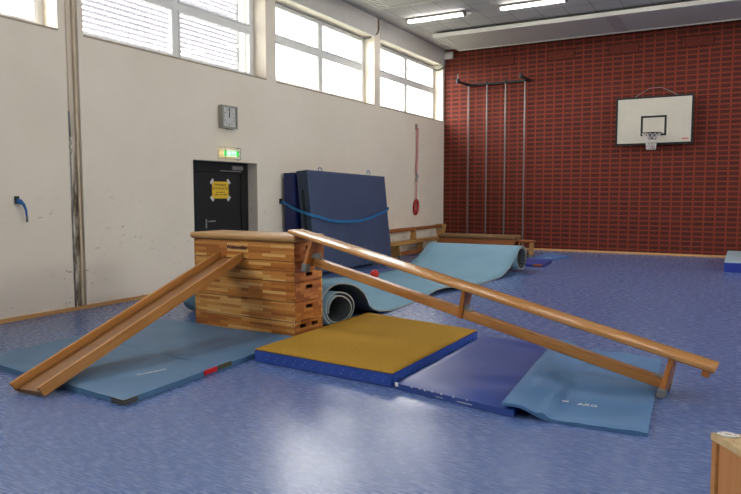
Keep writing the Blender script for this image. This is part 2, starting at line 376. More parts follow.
# baseboards
b = nb(); bx(b, 0, 0.022, YB, GY0 - .0, 0, 0.055, .004); bx(b, 0, 0.022, GY1, DY0, 0, 0.055, .004); bx(b, 0, 0.022, DY1, D, 0, 0.055, .004); bx(b, 0, .012, GY0, GY1, 0, .05, .003)
struct('baseboard_left', b, 'baseboard_wood')
b = nb(); bx(b, 0.022, XR, D - 0.022, D, 0, 0.05, .004); struct('baseboard_back', b, 'baseboard_wood')
# vents flush in the brickwork
for i, xc in enumerate((1.74, 3.39, 4.99, 6.70)):
    b = nb(); bx(b, xc - .37, xc + .37, D - 0.004, D + .01, 5.17, 5.44); w = struct('trim_%d' % (i + 21), b, 'brick_gap')
    b = nb(); bx(b, xc - .355, xc + .355, D - 0.014, D, 5.185, 5.425, .003); ob('cover', b, 'brick_panel', w)

# door in its recess
b = nb(); X = -0.24
bx(b, X - .06, X + .02, DY0, DY0 + .20, 0, DZ); bx(b, X - .06, X + .02, DY1 - .19, DY1, 0, DZ); bx(b, X - .06, X + .02, DY0 + .20, DY1 - .19, 1.955, DZ)
bx(b, X - .085, X - .06, DY0, DY1, 0, DZ)  # unseen backing panel added to block daylight leaking around the leaf
d = struct('door_1', b, 'black_paint')
b = nb(); bx(b, X - .05, X + .005, DY0 + .205, DY1 - .195, 0.01, 1.95, .004); leaf = ob('door_leaf', b, 'door_black', d)
b = nb(); bx(b, X + .005, X + .013, 8.61, 8.645, .98, 1.14, .003); tube(b, [(X + .01, 8.625, 1.10), (X + .06, 8.625, 1.10), (X + .06, 8.66, 1.10), (X + .06, 8.80, 1.10)], .011, 8)
ob('door_handle', b, 'plate_metal', leaf)
b = nb(); bx(b, X + .005, X + .06, 9.27, 9.56, 2.00, 2.07, .004); bx(b, X + .02, X + .05, 8.97, 9.52, 1.965, 1.985, .003); ob('door_closer', b, 'steel', d)
b = nb(); tube(b, [(X + .03, DY0 + .10, 1.70), (X + .03, DY0 + .10, 1.90)], .02, 8); bx(b, X + .02, X + .028, DY0 + .06, DY0 + .14, 1.70, 1.90); ob('hinge', b, 'steel', d)
# notice on the door
t = thing('door_notice', 'yellow printed notice taped to the black door', 'notice', (X + .006, 9.0, 1.64))
b = nb(); bx(b, 0, .002, -.21, .21, -.148, .148); ob('paper', b, 'paper_yellow', t)
for sy in (-1, 1):
    for sz in (-1, 1):
        b = nb(); box(b, (.003, sy * .215, sz * .150), (.002, .05, .10), Matrix.Rotation(sy * sz * .75, 3, 'X'), 0); ob('tape', b, 'tape_white', t)
for body, z, s, sx in (('Notausgang', .095, .062, 1.0), ('BITTE FREI HALTEN', .025, .056, .80)):
    text('lettering', body, s, 'ink', t, basis((0, 1, 0), (0, 0, 1), (.0025, 0, z)), sx=sx)
b = nb()
for z, spans in ((-.05, ((-.11, -.05), (-.03, .06), (.08, .11))), (-.09, ((-.15, -.04), (-.02, .05), (.07, .16)))):
    for a0, a1 in spans:
        y = a0
        while y < a1 - .012: bx(b, .002, .003, y, y + .010, z, z + random.choice((.014, .018, .022))); y += .0155
ob('small_print', b, 'ink', t)['kind'] = 'stuff'

# ceiling heaters hung under the ceiling
def heater(name, x0, x1, y0, y1, label):
    zb = 5.62; t = thing(name, label, 'ceiling heater', (x0, (y0 + y1) / 2, zb), group=None); hw = (y1 - y0) / 2; L = x1 - x0
    b = nb(); bx(b, 0.0, L, -hw + .04, hw - .04, 0.012, 0.07); ob('heating_panel', b, 'heater_ribbed', t)
    for s in (-1, 1):
        b = nb(); bx(b, 0, L, s * hw - (0.05 if s > 0 else 0), s * hw + (0.05 if s < 0 else 0), -0.01, 0.09, .006); ob('edge_strip', b, 'heater_edge', t)
    b = nb(); bx(b, -.05, 0.0, -hw, hw, -.01, .09, .005); cap = ob('end_cap', b, 'heater_edge', t)
    b = nb(); bx(b, .02, .22, -hw + .06, hw - .06, .004, .013); pl = ob('vent_plate', b, 'heater_edge', t)
    n = 16
    for i in range(n):
        y = -hw + .18 + (2 * hw - .36) * i / (n - 1)
        b = nb(); bx(b, .06, .18, y - .012, y + .012, .001, .005); ob('vent_slot', b, 'perforation_dark', pl)
    b = nb(); bx(b, 4.22, 4.50, -hw + .06, hw - .06, .006, .014); ob('joint_cover', b, 'heater_joint', t)
    for i in range(6):
        b = nb(); x = .5 + i * (L - 1) / 5; tube(b, [(x, -hw * .5, .07), (x, -hw * .5, ZC - zb)], .008, 6); ob('hanger', b, 'steel', t)
heater('ceiling_heater', 0.66, 14.6, 16.23, 18.08, 'long white ribbed heater panel under the ceiling along the red brick wall')
heater('ceiling_heater', 0.74, 14.6, 11.10, 13.23, 'white ribbed heater panel on the ceiling, only its slotted end showing at the top edge')
# lamps
def lamp(x0, y, label, group=None):
    t = thing('batten_lamp', label, 'ceiling lamp', (x0 + .735, y, ZC - .002), group=group)
    b = nb(); bx(b, -.735, .735, -.065, .065, -.05, 0, .006); bx(b, -.745, -.70, -.07, .07, -.105, 0, .006); bx(b, .70, .745, -.07, .07, -.105, 0, .006); ob('housing', b, 'lamp_housing', t)
    b = nb(); bx(b, -.70, .70, -.058, .058, -.10, -.05, .012); ob('diffuser', b, 'lamp_diffuser', t)
lamp(0.60, 14.76, 'lit batten lamp on the ceiling nearest the windows and brick corner')
lamp(2.90, 14.76, 'lit batten lamp on the ceiling, second from the window wall')
for x0 in (5.2, 7.5, 9.8, 12.1): lamp(x0, 14.76, 'white batten lamp further along the hall ceiling', 'batten lamps further along the ceiling')
for y in (9.8, 4.9, 0.0, -4.9):
    for x0 in (1.75, 4.7, 7.65, 10.6): lamp(x0, y, 'white batten lamp further along the hall ceiling', 'batten lamps further along the ceiling')

# small grey box in the top corner, cables of the window motors
b = nb(); bx(b, .03, .28, D - .12, D, 5.50, 5.70, .008); tag(ob('junction_box', b, 'trim_white'), 'small white box high in the corner of the red brick wall', 'junction box')
b = nb(); tube(b, [(.04, 14.36, 5.76), (.04, 14.36, 5.50), (.03, 14.33, 5.42), (-.02, 14.27, 5.35), (-.15, 14.17, 5.28), (-.26, 14.05, 5.26)], .022, 8)
tag(ob('motor_cable', b, 'conduit_grey', smooth=60), 'grey cable curving from the ceiling into the third window from the left', 'cable')
b = nb(); tube(b, [(.05, 18.40, 5.49), (.045, 18.42, 5.35), (.02, 18.36, 5.25), (-.10, 18.30, 5.18), (-.24, 18.15, 5.17)], .022, 8)
tag(ob('motor_cable', b, 'conduit_grey', smooth=60), 'grey cable from the corner box into the window beside the brick wall', 'cable')

b = nb(); bx(b, -70, -.75, -60, 70, -.5, -.3); bx(b, XR + .6, 80, -60, 70, -.5, -.3); struct('exterior_ground', b, 'asphalt')
# external blind outside the second window
t = thing('window_blind', 'white slatted blind lowered outside the window above the clock', 'blind', (-.52, 8.0, SILL - .1))
for i in range(22):
    b = nb(); z = .05 + i * .078
    box(b, (0, 0, z), (.075, 3.66, .004), Matrix.Rotation(-.42, 3, 'Y'), 0); ob('slat', b, 'blind_white', t)
for s in (-1, 1):
    b = nb(); bx(b, -.03, .03, s * 1.86 - .02, s * 1.86 + .02, -.05, 1.95); ob('guide_rail', b, 'facade_grey', t)
# facade piers between the windows and a young tree outside
for i, y in enumerate((14.36, 10.2)):
    b = nb(); bx(b, -.62, -.50, y - .16, y + .16, 3.0, 6.2); struct('exterior_pier', b, 'facade_grey')

# pole, cable in the wall groove
b = nb(); tube(b, [(-.022, 5.965, .055), (-.022, 5.97, 1.2), (-.022, 5.965, 3.0), (-.022, 5.96, ZC)], .018, 10)
tag(ob('groove_pole', b, 'pole_beige', smooth=50), 'beige steel pole standing in the dirty groove of the white wall', 'pole')
t = thing('tension_cable', 'thin steel cable with a turnbuckle in the wall groove left of the beige pole', 'cable', (-.025, 5.86, .05))
b = nb(); tube(b, [(0, 0, 0), (0, 0, 2.05)], .006, 6); ob('lower_wire', b, 'steel', t)
b = nb(); tube(b, [(0, -.002, 2.28), (0, -.01, 2.62)], .006, 6); tube(b, [(0, .012, 2.28), (0, .004, 2.62)], .006, 6); ob('turnbuckle', b, 'steel', t)
b = nb(); tube(b, [(0, 0, 2.05), (.012, .015, 2.10), (-.008, -.012, 2.15), (.012, .012, 2.20), (0, -.008, 2.25), (0, .0, 2.3)], .009, 6); ob('shackle', b, 'plate_metal', t)
b = nb(); tube(b, [(0, 0, 2.6), (0, 0, 5.7)], .005, 6); ob('upper_wire', b, 'pole_beige', t)

# blue handle on the wall
t = thing('wall_hook', 'blue curved hook sticking out of the white wall left of the groove', 'hook', (0, 5.08, 1.46))
b = nb(); box(b, (.02, -.03, .04), (.04, .05, .09), None, .008); ob('mount', b, 'dark_iron', t)
b = nb(); tube(b, [(.03, -.035, .03), (.055, -.01, .02), (.07, .025, -.02), (.075, .05, -.09), (.075, .055, -.17)], [.030, .030, .018, .014, .012], 8); ob('grip', b, 'hook_blue', t, smooth=50)
b = nb(); tube(b, [(.075, .055, -.165), (.075, .057, -.235)], [.015, .015], 8); ob('tip', b, 'rubber_grey', t)

# ------------------------------------------------------------------ clock, exit lamp
t = thing('wall_clock', 'square grey wall clock at twelve o\'clock above the black door', 'clock', (0, 8.915, 2.885))
H = .192
b = nb(); bx(b, 0, .10, -H, H, -H, -H + .028); bx(b, 0, .10, -H, H, H - .028, H); bx(b, 0, .10, -H, -H + .028, -H + .028, H - .028); bx(b, 0, .10, H - .028, H, -H + .028, H - .028); ob('case', b, 'grey_plastic', t)
b = nb(); bx(b, .0, .072, -H + .028, H - .028, -H + .028, H - .028); face = ob('dial', b, 'clock_white', t)
for n in range(1, 13):
    a = n * PI / 6; text('numeral', str(n), .046, 'ink', face, basis((0, 1, 0), (0, 0, 1), (.0735, math.sin(a) * .128, math.cos(a) * .128)))
b = nb(); box(b, (.080, 0, .05), (.003, .014, .13), None, 0); ob('hour_hand', b, 'black_paint', t)
b = nb(); box(b, (.085, -.004, .07), (.003, .010, .17), Matrix.Rotation(.03, 3, 'X'), 0); ob('minute_hand', b, 'black_paint', t)
b = nb(); bx(b, .0, .05, .0, .14, -H - .012, -H); ob('mount', b, 'grey_plastic', t)
t = thing('exit_lamp', 'lit green and white exit lamp in a wire guard above the black door', 'exit sign', (0, 8.925, 2.265))
b = nb(); bx(b, 0, .095, -.20, .20, -.055, .055, .006); ob('housing', b, 'exit_warm', t)
b = nb(); bx(b, .095, .102, -.185, .185, -.05, .05); pl = ob('sign_panel', b, 'exit_white', t)
for y in (-.155, .155):
    b = nb(); bx(b, .102, .104, y - .03, y + .03, -.05, .05); ob('sign_field', b, 'exit_green', pl)
b = nb(); tube(b, [(.103, -.02, .02), (.103, -.005, -.005), (.103, -.02, -.04)], .006, 6); tube(b, [(.103, -.005, -.005), (.103, .02, -.04)], .006, 6); tube(b, [(.103, -.04, .0), (.103, .02, .012)], .005, 6); bmesh.ops.create_icosphere(b, subdivisions=1, radius=.011, matrix=Matrix.Translation((.103, -.022, .034)))
prism(b, [(.05, -.02), (.08, -.02), (.08, -.034), (.10, -.006), (.08, .02), (.08, .008), (.05, .008)], 'x', .102, .104)
ob('running_figure_symbol', b, 'exit_pale', pl)
b = nb()
for z in (-.10, -.035, .035, .10):
    tube(b, [(.0, -.24, z), (.06, -.24, z), (.135, -.20, z), (.135, .20, z), (.06, .25, z), (.0, .25, z)], .004, 6)
for y in (-.20, .20): tube(b, [(.135, y, -.105), (.135, y, .105)], .004, 6)
ob('wire_guard', b, 'plate_metal', t)

# ------------------------------------------------------------------ gym rope and ring on the wall
t = thing('climbing_ring', 'red gym ring hanging on a red and white rope on the white wall', 'gym ring', (.0, 16.50, 0))
b = nb(); tube(b, [(0, .05, 3.40), (.06, .05, 3.40), (.06, .05, 3.43)], .012, 6); bx(b, 0, .012, 0.0, .10, 3.30, 3.46); ob('wall_hook', b, 'steel', t)
b = nb(); tube(b, [(.05, .085, 3.36), (.05, .07, 2.7), (.05, .005, 2.10)], .018, 8); tube(b, [(.05, .02, 3.36), (.05, .03, 2.7), (.05, -.02, 2.10)], .018, 8); ob('rope', b, 'rope_red', t, smooth=60)
b = nb(); tube(b, [(.05, -.02, 2.12), (.07, .03, 2.05), (.05, -.01, 1.96), (.05, .02, 1.90)], .028, 8); ob('hook', b, 'steel', t, smooth=60)
b = nb(); tube(b, [(.05, -.005, 1.92), (.05, -.01, 1.41)], .016, 8); ob('lower_rope', b, 'rope_red', t, smooth=60)
b = nb(); tube(b, [(.05 + .012 * math.sin(a), -.02 + .115 * math.cos(a), 1.21 + .19 * math.sin(a)) for a in [2 * PI * i / 28 for i in range(28)]], .034, 10, True); ob('ring', b, 'ring_red', t, smooth=80)

# ------------------------------------------------------------------ climbing poles on the brick wall
t = thing('climbing_poles', 'four grey steel climbing poles with black top bar on the red brick wall', 'climbing poles', (0, D, 0))
PX = [.80, 1.352, 1.898, 2.450]
for x in PX:
    b = nb(); tube(b, [(x, -.10, .0), (x, -.10, 4.68)], .021, 12); p_ = ob('pole', b, 'pole_steel', t, smooth=60)
    b = nb(); tube(b, [(x, -.10, 4.66), (x, -.10, 4.74)], .036, 10); ob('pole_cap', b, 'dark_iron', p_, smooth=50)
b = nb(); bx(b, .72, 2.44, -.13, -.07, 4.655, 4.715, .006); ob('top_bar', b, 'dark_iron', t)
for x in (.77, 2.56):
    b = nb(); tube(b, [(x, 0, 4.70), (x, -.08, 4.70), (x - .03, -.78, 4.70)], .036, 8); a = ob('bracket_arm', b, 'dark_iron', t, smooth=50)
    b = nb(); tube(b, [(x - .03, -.78, 4.64), (x - .03, -.78, 4.76)], .055, 10); ob('arm_joint', b, 'dark_iron', a, smooth=50)
    if x < 1:
        b = nb(); tube(b, [(x - .03, -.78, 4.76), (x - .03, -.78, 4.90)], .014, 6); ob('pin', b, 'steel', a)

# ------------------------------------------------------------------ basketball backboard
t = thing('basketball_backboard', 'white basketball backboard with black border and rim on the red brick wall', 'basketball hoop', (5.795, D, 2.80))
Y = -.30
b = nb(); bx(b, -.90, .90, Y, Y + .03, 0, 1.2); bd = ob('board', b, 'board_white', t)
b = nb(); w = .045
bx(b, -.90, .90, Y - .006, Y + .036, 0, w); bx(b, -.90, .90, Y - .006, Y + .036, 1.2 - w, 1.2); bx(b, -.90, -.90 + w, Y - .006, Y + .036, w, 1.2 - w); bx(b, .90 - w, .90, Y - .006, Y + .036, w, 1.2 - w); ob('border', b, 'black_paint', t)
b = nb(); z0 = .22; w = .05
bx(b, -.30, .30, Y - .004, Y, z0, z0 + w); bx(b, -.30, .30, Y - .004, Y, z0 + .45, z0 + .45 + w); bx(b, -.30, -.30 + w, Y - .004, Y, z0 + w, z0 + .45); bx(b, .30 - w, .30, Y - .004, Y, z0 + w, z0 + .45); ob('target_square', b, 'black_paint', bd)
for sx in (-.62, .62):
    for z in (.3, .95):
        b = nb(); bx(b, sx - .03, sx + .03, Y + .03, 0, z - .03, z + .03); ob('wall_bracket', b, 'dark_iron', t)
b = nb(); bx(b, -.10, .10, Y - .02, Y, .12, .30, .006); prism(b, [(Y - .02, .26), (Y - .16, .27), (Y - .16, .24), (Y - .02, .15)], 'x', -.05, .05); rm = ob('rim_bracket', b, 'dark_iron', t)
b = nb(); yc = Y - .15 - .225
tube(b, [(.225 * math.cos(a), yc + .225 * math.sin(a), .255) for a in [2 * PI * i / 32 for i in range(32)]], .011, 8, True); ob('rim', b, 'dark_iron', t, smooth=80)
b = nb(); n = 12
def np_(i, lv):
    rr = (.215, .18, .145, .12, .11, .105)[lv]; a = 2 * PI * (i + .5 * (lv % 2)) / n
    return Vector((rr * math.cos(a), yc + rr * math.sin(a), .25 - .40 * lv / 5))
for i in range(n):
    for lv in range(5):
        q = np_(i, lv); tube(b, [q, np_(i, lv + 1)], .007, 4); tube(b, [q, np_(i - 1 if lv % 2 == 0 else i + 1, lv + 1)], .007, 4)
ob('net', b, 'net_white', t)
b = nb(); tube(b, [(-.52, -.12, 1.2), (-.38, -.05, 1.30), (-.15, -.03, 1.44), (.12, -.03, 1.45), (.32, -.05, 1.34), (.60, -.12, 1.18)], .008, 6); ob('cable', b, 'conduit_grey', t)
b = nb(); bx(b, .66, .80, Y - .003, Y, .115, .145); ob('logo_mark', b, 'logo_red', bd)

# ------------------------------------------------------------------ cushions and mats
def smoothstep(x): x = max(0, min(1, x)); return x * x * (3 - 2 * x)
def quad_mat(bm, FL, FR, BR, BL, th, nx=24, ny=24, hfun=None, round_=0.012, base=None):
    """soft mat over a four-cornered outline: top with rounded rim, sides, bottom"""
    def P(u, v): 
        a = Vector(FL).lerp(Vector(FR), u); c = Vector(BL).lerp(Vector(BR), u); return a.lerp(c, v)
    sx = (Vector(FR) - Vector(FL)).length; sy = (Vector(BL) - Vector(FL)).length
    top = {}; bot = {}
    for i in range(nx + 1):
        for j in range(ny + 1):
            u, v = i / nx, j / ny; p = P(u, v)
            h = hfun(u, v) if hfun else 0.0; z0 = base(u, v) if base else 0.0
            d = min(min(u, 1 - u) * sx, min(v, 1 - v) * sy); dip = round_ * (1 - smoothstep(d / 0.05))
            top[i, j] = bm.verts.new((p.x, p.y, z0 + th + h - dip)); 
            bot[i, j] = bm.verts.new((p.x, p.y, z0 + .001)) if (i in (0, nx) or j in (0, ny) or base) else None
    for i in range(nx):
        for j in range(ny):
            f = bm.faces.new((top[i, j], top[i + 1, j], top[i + 1, j + 1], top[i, j + 1])); f.smooth = True
            if base: f = bm.faces.new((bot[i, j], bot[i, j + 1], bot[i + 1, j + 1], bot[i + 1, j]))
    def side(a, c): bm.faces.new((bot[a], bot[c], top[c], top[a]))
    for i in range(nx): side((i, 0), (i + 1, 0)); side((i + 1, ny), (i, ny))
    for j in range(ny): side((nx, j), (nx, j + 1)); side((0, j + 1), (0, j))
    if not base: bm.faces.new([bot[i, 0] for i in range(nx)] + [bot[nx, j] for j in range(ny)] + [bot[i, ny] for i in range(nx, 0, -1)] + [bot[0, j] for j in range(ny, 0, -1)])
def loc2(p, o): return (p[0] - o[0], p[1] - o[1])
def mat_thing(name, label, o, corners, th, mat, hfun=None, base=None, cover='cover', round_=.012, nx=24, ny=24):
    t = thing(name, label, 'gym mat', (o[0], o[1], 0)); b = nb(); c = [Vector((*loc2(p, o), 0)) for p in corners]
    quad_mat(b, *c, th, nx, ny, hfun, round_, base); ob(cover, b, mat, t, smooth=35); return t

def und(a, s): return lambda u, v: a * noise.noise(Vector((u * s, v * s, 3.1)))
# two blue-grey mats by the slide
A = [(1.66, 3.53), (3.87, 3.325), (3.815, 4.395), (1.60, 4.63)]
t = mat_thing('gym_mat', 'blue-grey gym mat under the low end of the wooden slide', (2.7, 3.9), A, .058, 'mat_blue_grey', und(.004, 3))
text('logo_print', 'Dominomat', .055, 'print_white', t, basis((.24, .97, 0), (-.97, .24, 0), (3.485 - 2.7, 3.95 - 3.9, .0605)))
for (p0, p1, zz) in (((3.72, 3.3385), (3.871, 3.3245), .038), ((3.871, 3.3245), (3.866, 3.46), .038), ((3.72, 3.3385), (3.871, 3.3245), .016), ((3.871, 3.3245), (3.866, 3.46), .016)):
    b = nb(); a = Vector((*loc2(p0, (2.7, 3.9)), 0)); c = Vector((*loc2(p1, (2.7, 3.9)), 0)); dv = (c - a).normalized(); box(b, (a + c) / 2 + Vector((0, 0, zz)), ((c - a).length, .008, .013), Matrix.Rotation(math.atan2(dv.y, dv.x), 3, 'Z'), 0); ob('corner_band', b, 'velcro_brown', t)
b = nb(); box(b, (3.822 - 2.7, 4.305 - 3.9, .031), (.010, .17, .042), Matrix.Rotation(.05, 3, 'Z'), 0); ob('red_tag', b, 'red_tag', t)
Bq = [(1.60, 4.64), (3.815, 4.405), (3.745, 5.75), (1.54, 5.835)]
t = mat_thing('gym_mat', 'blue-grey gym mat in front of the vaulting box, behind the slide mat', (2.7, 5.1), Bq, .056, 'mat_blue_grey', lambda u, v: .004 * noise.noise(Vector((u * 3, v * 3, 8))) + .006 * smoothstep((v - .6) / .4) * math.sin(u * 9))
b = nb(); box(b, (3.811 - 2.7, 4.50 - 5.1, .034), (.010, .18, .040), Matrix.Rotation(.05, 3, 'Z'), 0); ob('hook_patch', b, 'velcro_olive', t)

# yellow-topped mat
Yc = [(3.868, 4.84), (5.398, 4.705), (5.402, 6.69), (3.845, 7.04)]; o = (4.65, 5.7)
t = thing('carpeted_mat', 'thick blue mat with a yellow carpet top at the foot of the wooden box', 'gym mat', (*o, 0))
b = nb(); prism(b, [loc2(p, o) for p in Yc], 'z', 0.0, .115, .010); ob('mat_body', b, 'mat_body_blue', t)
b = nb(); cx = Vector((sum(p[0] for p in Yc) / 4, sum(p[1] for p in Yc) / 4)); q = [Vector((*loc2(cx + (Vector(p) - cx) * .997, o), 0)) for p in Yc]
for v_ in q: v_.z = .112
quad_mat(b, *[Vector((v_.x, v_.y, 0)) for v_ in q], .013, 30, 30, und(.003, 6), .006, base=lambda u, v: .113); ob('carpet_top', b, 'yellow_carpet', t)
b = nb()
def studs(p0, p1, rows, n, nrm):
    for r_, z in enumerate(rows):
        for i in range(n):
            f = (i + .5 + .25 * (r_ % 2)) / (n + .3); p = Vector(p0).lerp(Vector(p1), f); box(b, (p.x - o[0] + nrm[0] * .001, p.y - o[1] + nrm[1] * .001, z + random.uniform(-.006, .006)), (.007, .007, .006), None, 0)
studs(Yc[0], Yc[1], (.045, .078), 14, (0, -1)); studs(Yc[1], Yc[2], (.045, .078), 16, (1, 0)); s_ = ob('rivet_dots', b, 'rivet_pale', t); s_['kind'] = 'stuff'

# dark blue mat
Dk = [(5.43, 4.69), (6.475, 4.475), (6.48, 6.72), (5.43, 6.72)]; o = (6.0, 5.6)
t = mat_thing('gym_mat', 'dark blue gym mat with worn white edge beside the yellow-topped mat', o, Dk, .062, 'mat_dark_blue', und(.005, 3))
b = nb(); dv = (Vector(Dk[1]) - Vector(Dk[0])).normalized(); ang = math.atan2(dv.y, dv.x)
for f, zz, w, h in ((.018, .042, .035, .030), (.16, .047, .012, .010), (.235, .048, .012, .009), (.28, .046, .013, .012), (.345, .050, .016, .008), (.425, .050, .014, .013), (.53, .05, .016, .015), (.64, .048, .011, .009), (.41, .020, .07, .004), (.62, .022, .13, .005)):
    p = Vector(Dk[0]).lerp(Vector(Dk[1]), f); b = nb(); box(b, (p.x - o[0], p.y - o[1], zz), (w, .006, h), Matrix.Rotation(ang, 3, 'Z'), 0); ob('worn_spot', b, 'wear_white', t)
# crumpled light blue mat lying over the dark one
Lm = [(6.385, 4.49), (7.345, 4.54), (7.215, 6.70), (6.215, 6.77)]; o = (6.8, 5.6)
def lift(u, v):
    e = .36 + .05 * math.sin(v * 5)
    return .072 * smoothstep((e - u) / .26)
def crump(u, v):
    r_ = math.exp(-((u - (.30 + .10 * v)) / .035) ** 2) * (.5 + .5 * math.sin(v * 7 + 1))
    r2_ = math.exp(-((v - (.50 + .35 * (u - .35))) / .03) ** 2) * math.exp(-((u - .35) / .15) ** 2)
    r3_ = math.exp(-((v - .96) / .045) ** 2) * max(0, math.sin(u * 13 - .5)) * (.1 < u < .8)
    return .030 * r_ + .024 * r2_ + .024 * r3_ + .008 * max(-.3, noise.noise(Vector((u * 6, v * 5, 1))))
t = mat_thing('gym_mat', 'crumpled light blue gym mat under the low end of the leaning bench', o, Lm, .032, 'mat_light_blue', crump, base=lift, nx=48, ny=48, round_=.008)
text('logo_print', 'ARG', .070, 'print_white', t, basis((.98, .12, 0), (-.12, .98, 0), (6.895 - 6.8, 4.90 - 5.6, .0385)))
b = nb(); box(b, (6.742 - 6.8, 4.88 - 5.6, .050), (.045, .018, .004), Matrix.Rotation(.12, 3, 'Z'), 0); ob('print_remnant', b, 'print_white', t)
# far mats by the brick wall
o = (3.72, 16.5)
t = mat_thing('gym_mat', 'light blue gym mat on the floor nearest the brick wall', o, [(3.42, 15.70), (3.99, 15.56), (4.10, 16.83), (3.40, 17.45)], .045, 'far_mat_blue', nx=10, ny=10)
b = nb(); box(b, (.10, -.62, .048), (.16, .05, .006), Matrix.Rotation(.3, 3, 'Z'), 0); ob('white_tag', b, 'wear_white', t)
o = (3.5, 14.7)
t = mat_thing('gym_mat', 'navy gym mat with a brown corner patch behind the carpet roll', o, [(2.75, 14.02), (4.15, 14.17), (4.02, 15.42), (2.75, 15.42)], .065, 'far_mat_navy', nx=10, ny=10)
b = nb(); box(b, (4.03 - 3.5, 14.155 - 14.7, .042), (.20, .02, .046), Matrix.Rotation(.107, 3, 'Z'), .004); ob('corner_patch', b, 'leather_brown', t)
# flat crash mat at the right
t = thing('crash_mat', 'thick crash mat with pale top and blue sides lying at the brick wall', 'crash mat', (8.6, 16.6, 0))
b = nb(); bx(b, -1.06, 1.06, -1.52, 1.52, 0, .19, .012); ob('mat_body', b, 'block_blue', t)
b = nb(); bx(b, -1.055, 1.055, -1.515, 1.515, .185, .205, .008); ob('mat_top', b, 'block_top', t)

# two crash mats leaning on the white wall
def crash(bm, L, Hh, th, amp, seed, nx=70, nz=46, sag=.0):
    rows = {}
    for s in (0, 1):
        for i in range(nx + 1):
            for j in range(nz + 1):
                u, v = i / nx, j / nz; d = min(min(u, 1 - u) * L, min(v, 1 - v) * Hh)
                w = noise.noise(Vector((u * 5 + v * 2, v * 3 - u * 1.5, seed))) + .6 * noise.noise(Vector((u * 16 - v * 8, v * 10 + u * 6, seed + 5)))
                k_ = smoothstep((.85 - v) / .6)
                y = (th if s else 0) + (amp * w * k_ * (1 if s else .3) - .012 * (1 - smoothstep(d / .05))) * (1 if s else -1)
                rows[s, i, j] = bm.verts.new((y, (u - .5) * L, v * Hh * (1 - sag * u)))
    for s in (0, 1):
        for i in range(nx):
            for j in range(nz):
                f = bm.faces.new((rows[s, i, j], rows[s, i + 1, j], rows[s, i + 1, j + 1], rows[s, i, j + 1])); f.smooth = True; f.material_index = 0
    def st(a, c):
        f = bm.faces.new((rows[0, a[0], a[1]], rows[0, c[0], c[1]], rows[1, c[0], c[1]], rows[1, a[0], a[1]])); f.material_index = 1
    for i in range(nx): st((i, 0), (i + 1, 0)); st((i, nz), (i + 1, nz))
    for j in range(nz): st((0, j), (0, j + 1)); st((nx, j), (nx, j + 1))
t = thing('crash_mat', 'navy crash mat upright against the white wall behind the grey-blue one', 'crash mat', (.12, 11.95, .001), (0, -.035, 0))
b = nb(); crash(b, 2.98, 1.97, .26, .006, 9, 20, 14); ob('cover', b, ['crash_navy', 'crash_navy'], t, smooth=40)
t = thing('crash_mat', 'big grey-blue crash mat leaning at the front of the stack on the white wall', 'crash mat', (.52, 12.06, .026), (0, -.098, 0))
b = nb(); crash(b, 3.12, 1.985, .27, .021, 2, sag=.03); ob('cover', b, ['crash_grey_blue', 'crash_side'], t, smooth=50)
b = nb(); bx(b, .09, .15, -1.565, -1.558, .3, 1.62, .002); ob('velcro_flap', b, 'flap_dark', t)
for y in (-1.02, .92):
    b = nb(); tube(b, [(.20, y - .07, 1.975), (.20, y - .05, 2.035), (.20, y, 2.055), (.20, y + .05, 2.035), (.20, y + .07, 1.975)], .010, 6); ob('carry_loop', b, 'strap_blue', t)
b = nb(); bx(b, .350, .366, 10.52, 10.83, 1.93, 2.005, .006)
tag(ob('red_cloth', b, 'red_cloth'), 'strip of red cloth sticking up between the two leaning crash mats', 'cloth')
t = thing('retaining_strap', 'blue strap sagging across the two leaning crash mats', 'strap', (0, 10.47, 1.42))
pts = [(.0, 10.42, 1.425), (.10, 10.42, 1.40), (.27, 10.42, 1.315), (.42, 10.42, 1.26), (.62, 10.44, 1.195), (.735, 10.52, 1.15), (.755, 10.67, 1.13), (.762, 10.85, 1.085), (.768, 11.09, 1.045), (.772, 11.39, 1.015), (.772, 11.69, 1.005), (.772, 12.0, 1.005), (.77, 12.26, 1.013), (.765, 12.55, 1.04), (.757, 12.82, 1.078), (.745, 13.2, 1.145), (.730, 13.50, 1.205), (.69, 13.645, 1.235), (.35, 13.65, 1.27), (.0, 13.65, 1.33)]
b = nb(); ribbon(b, [Vector(p) - Vector((0, 10.47, 1.42)) for p in pts], (0, 0, .055), (.004, -.003, 0)); ob('webbing', b, 'strap_blue', t)
b = nb(); bx(b, 0, .03, -.08, -.02, -.04, .06, .004); ob('wall_anchor', b, 'dark_iron', t)

# ------------------------------------------------------------------ carpet with both ends rolled
prof = []
def arc_spiral(yc, zc, table, a_end, direction, n=90):
    """table: (turns before the end, radius); returns points from the inside out"""
    out = []; T = table[-1][0]
    for i in range(n + 1):
        tb = T * (1 - i / n)
        for (t0, r0), (t1, r1) in zip(table, table[1:]):
            if t0 <= tb <= t1: r = r0 + (r1 - r0) * (tb - t0) / (t1 - t0); break
        a = a_end + direction * tb * 2 * PI
        out.append((yc + r * math.cos(a), zc + r * math.sin(a)))
    return out
near = arc_spiral(6.63, .215, [(0, .305), (.25, .228), (.5, .212), (.75, .207), (1.0, .198), (1.5, .176), (2.0, .157), (2.3, .15)], PI / 2, 1)
mid = [(6.72, .514), (6.82, .49), (6.92, .44), (7.03, .36), (7.14, .27), (7.27, .175), (7.40, .105), (7.56, .055), (7.8, .024), (8.1, .018), (8.6, .016), (9.05, .018), (9.30, .05), (9.50, .075), (9.75, .085), (10.1, .07), (10.5, .045), (10.9, .022), (11.4, .02), (11.85, .035), (12.15, .075), (12.45, .155), (12.7, .26), (12.9, .365), (13.06, .445), (13.2, .495)]
far = arc_spiral(13.33, .262, [(0, .248), (.5, .238), (1.0, .215), (1.35, .20)], PI / 2, -1)[::-1]
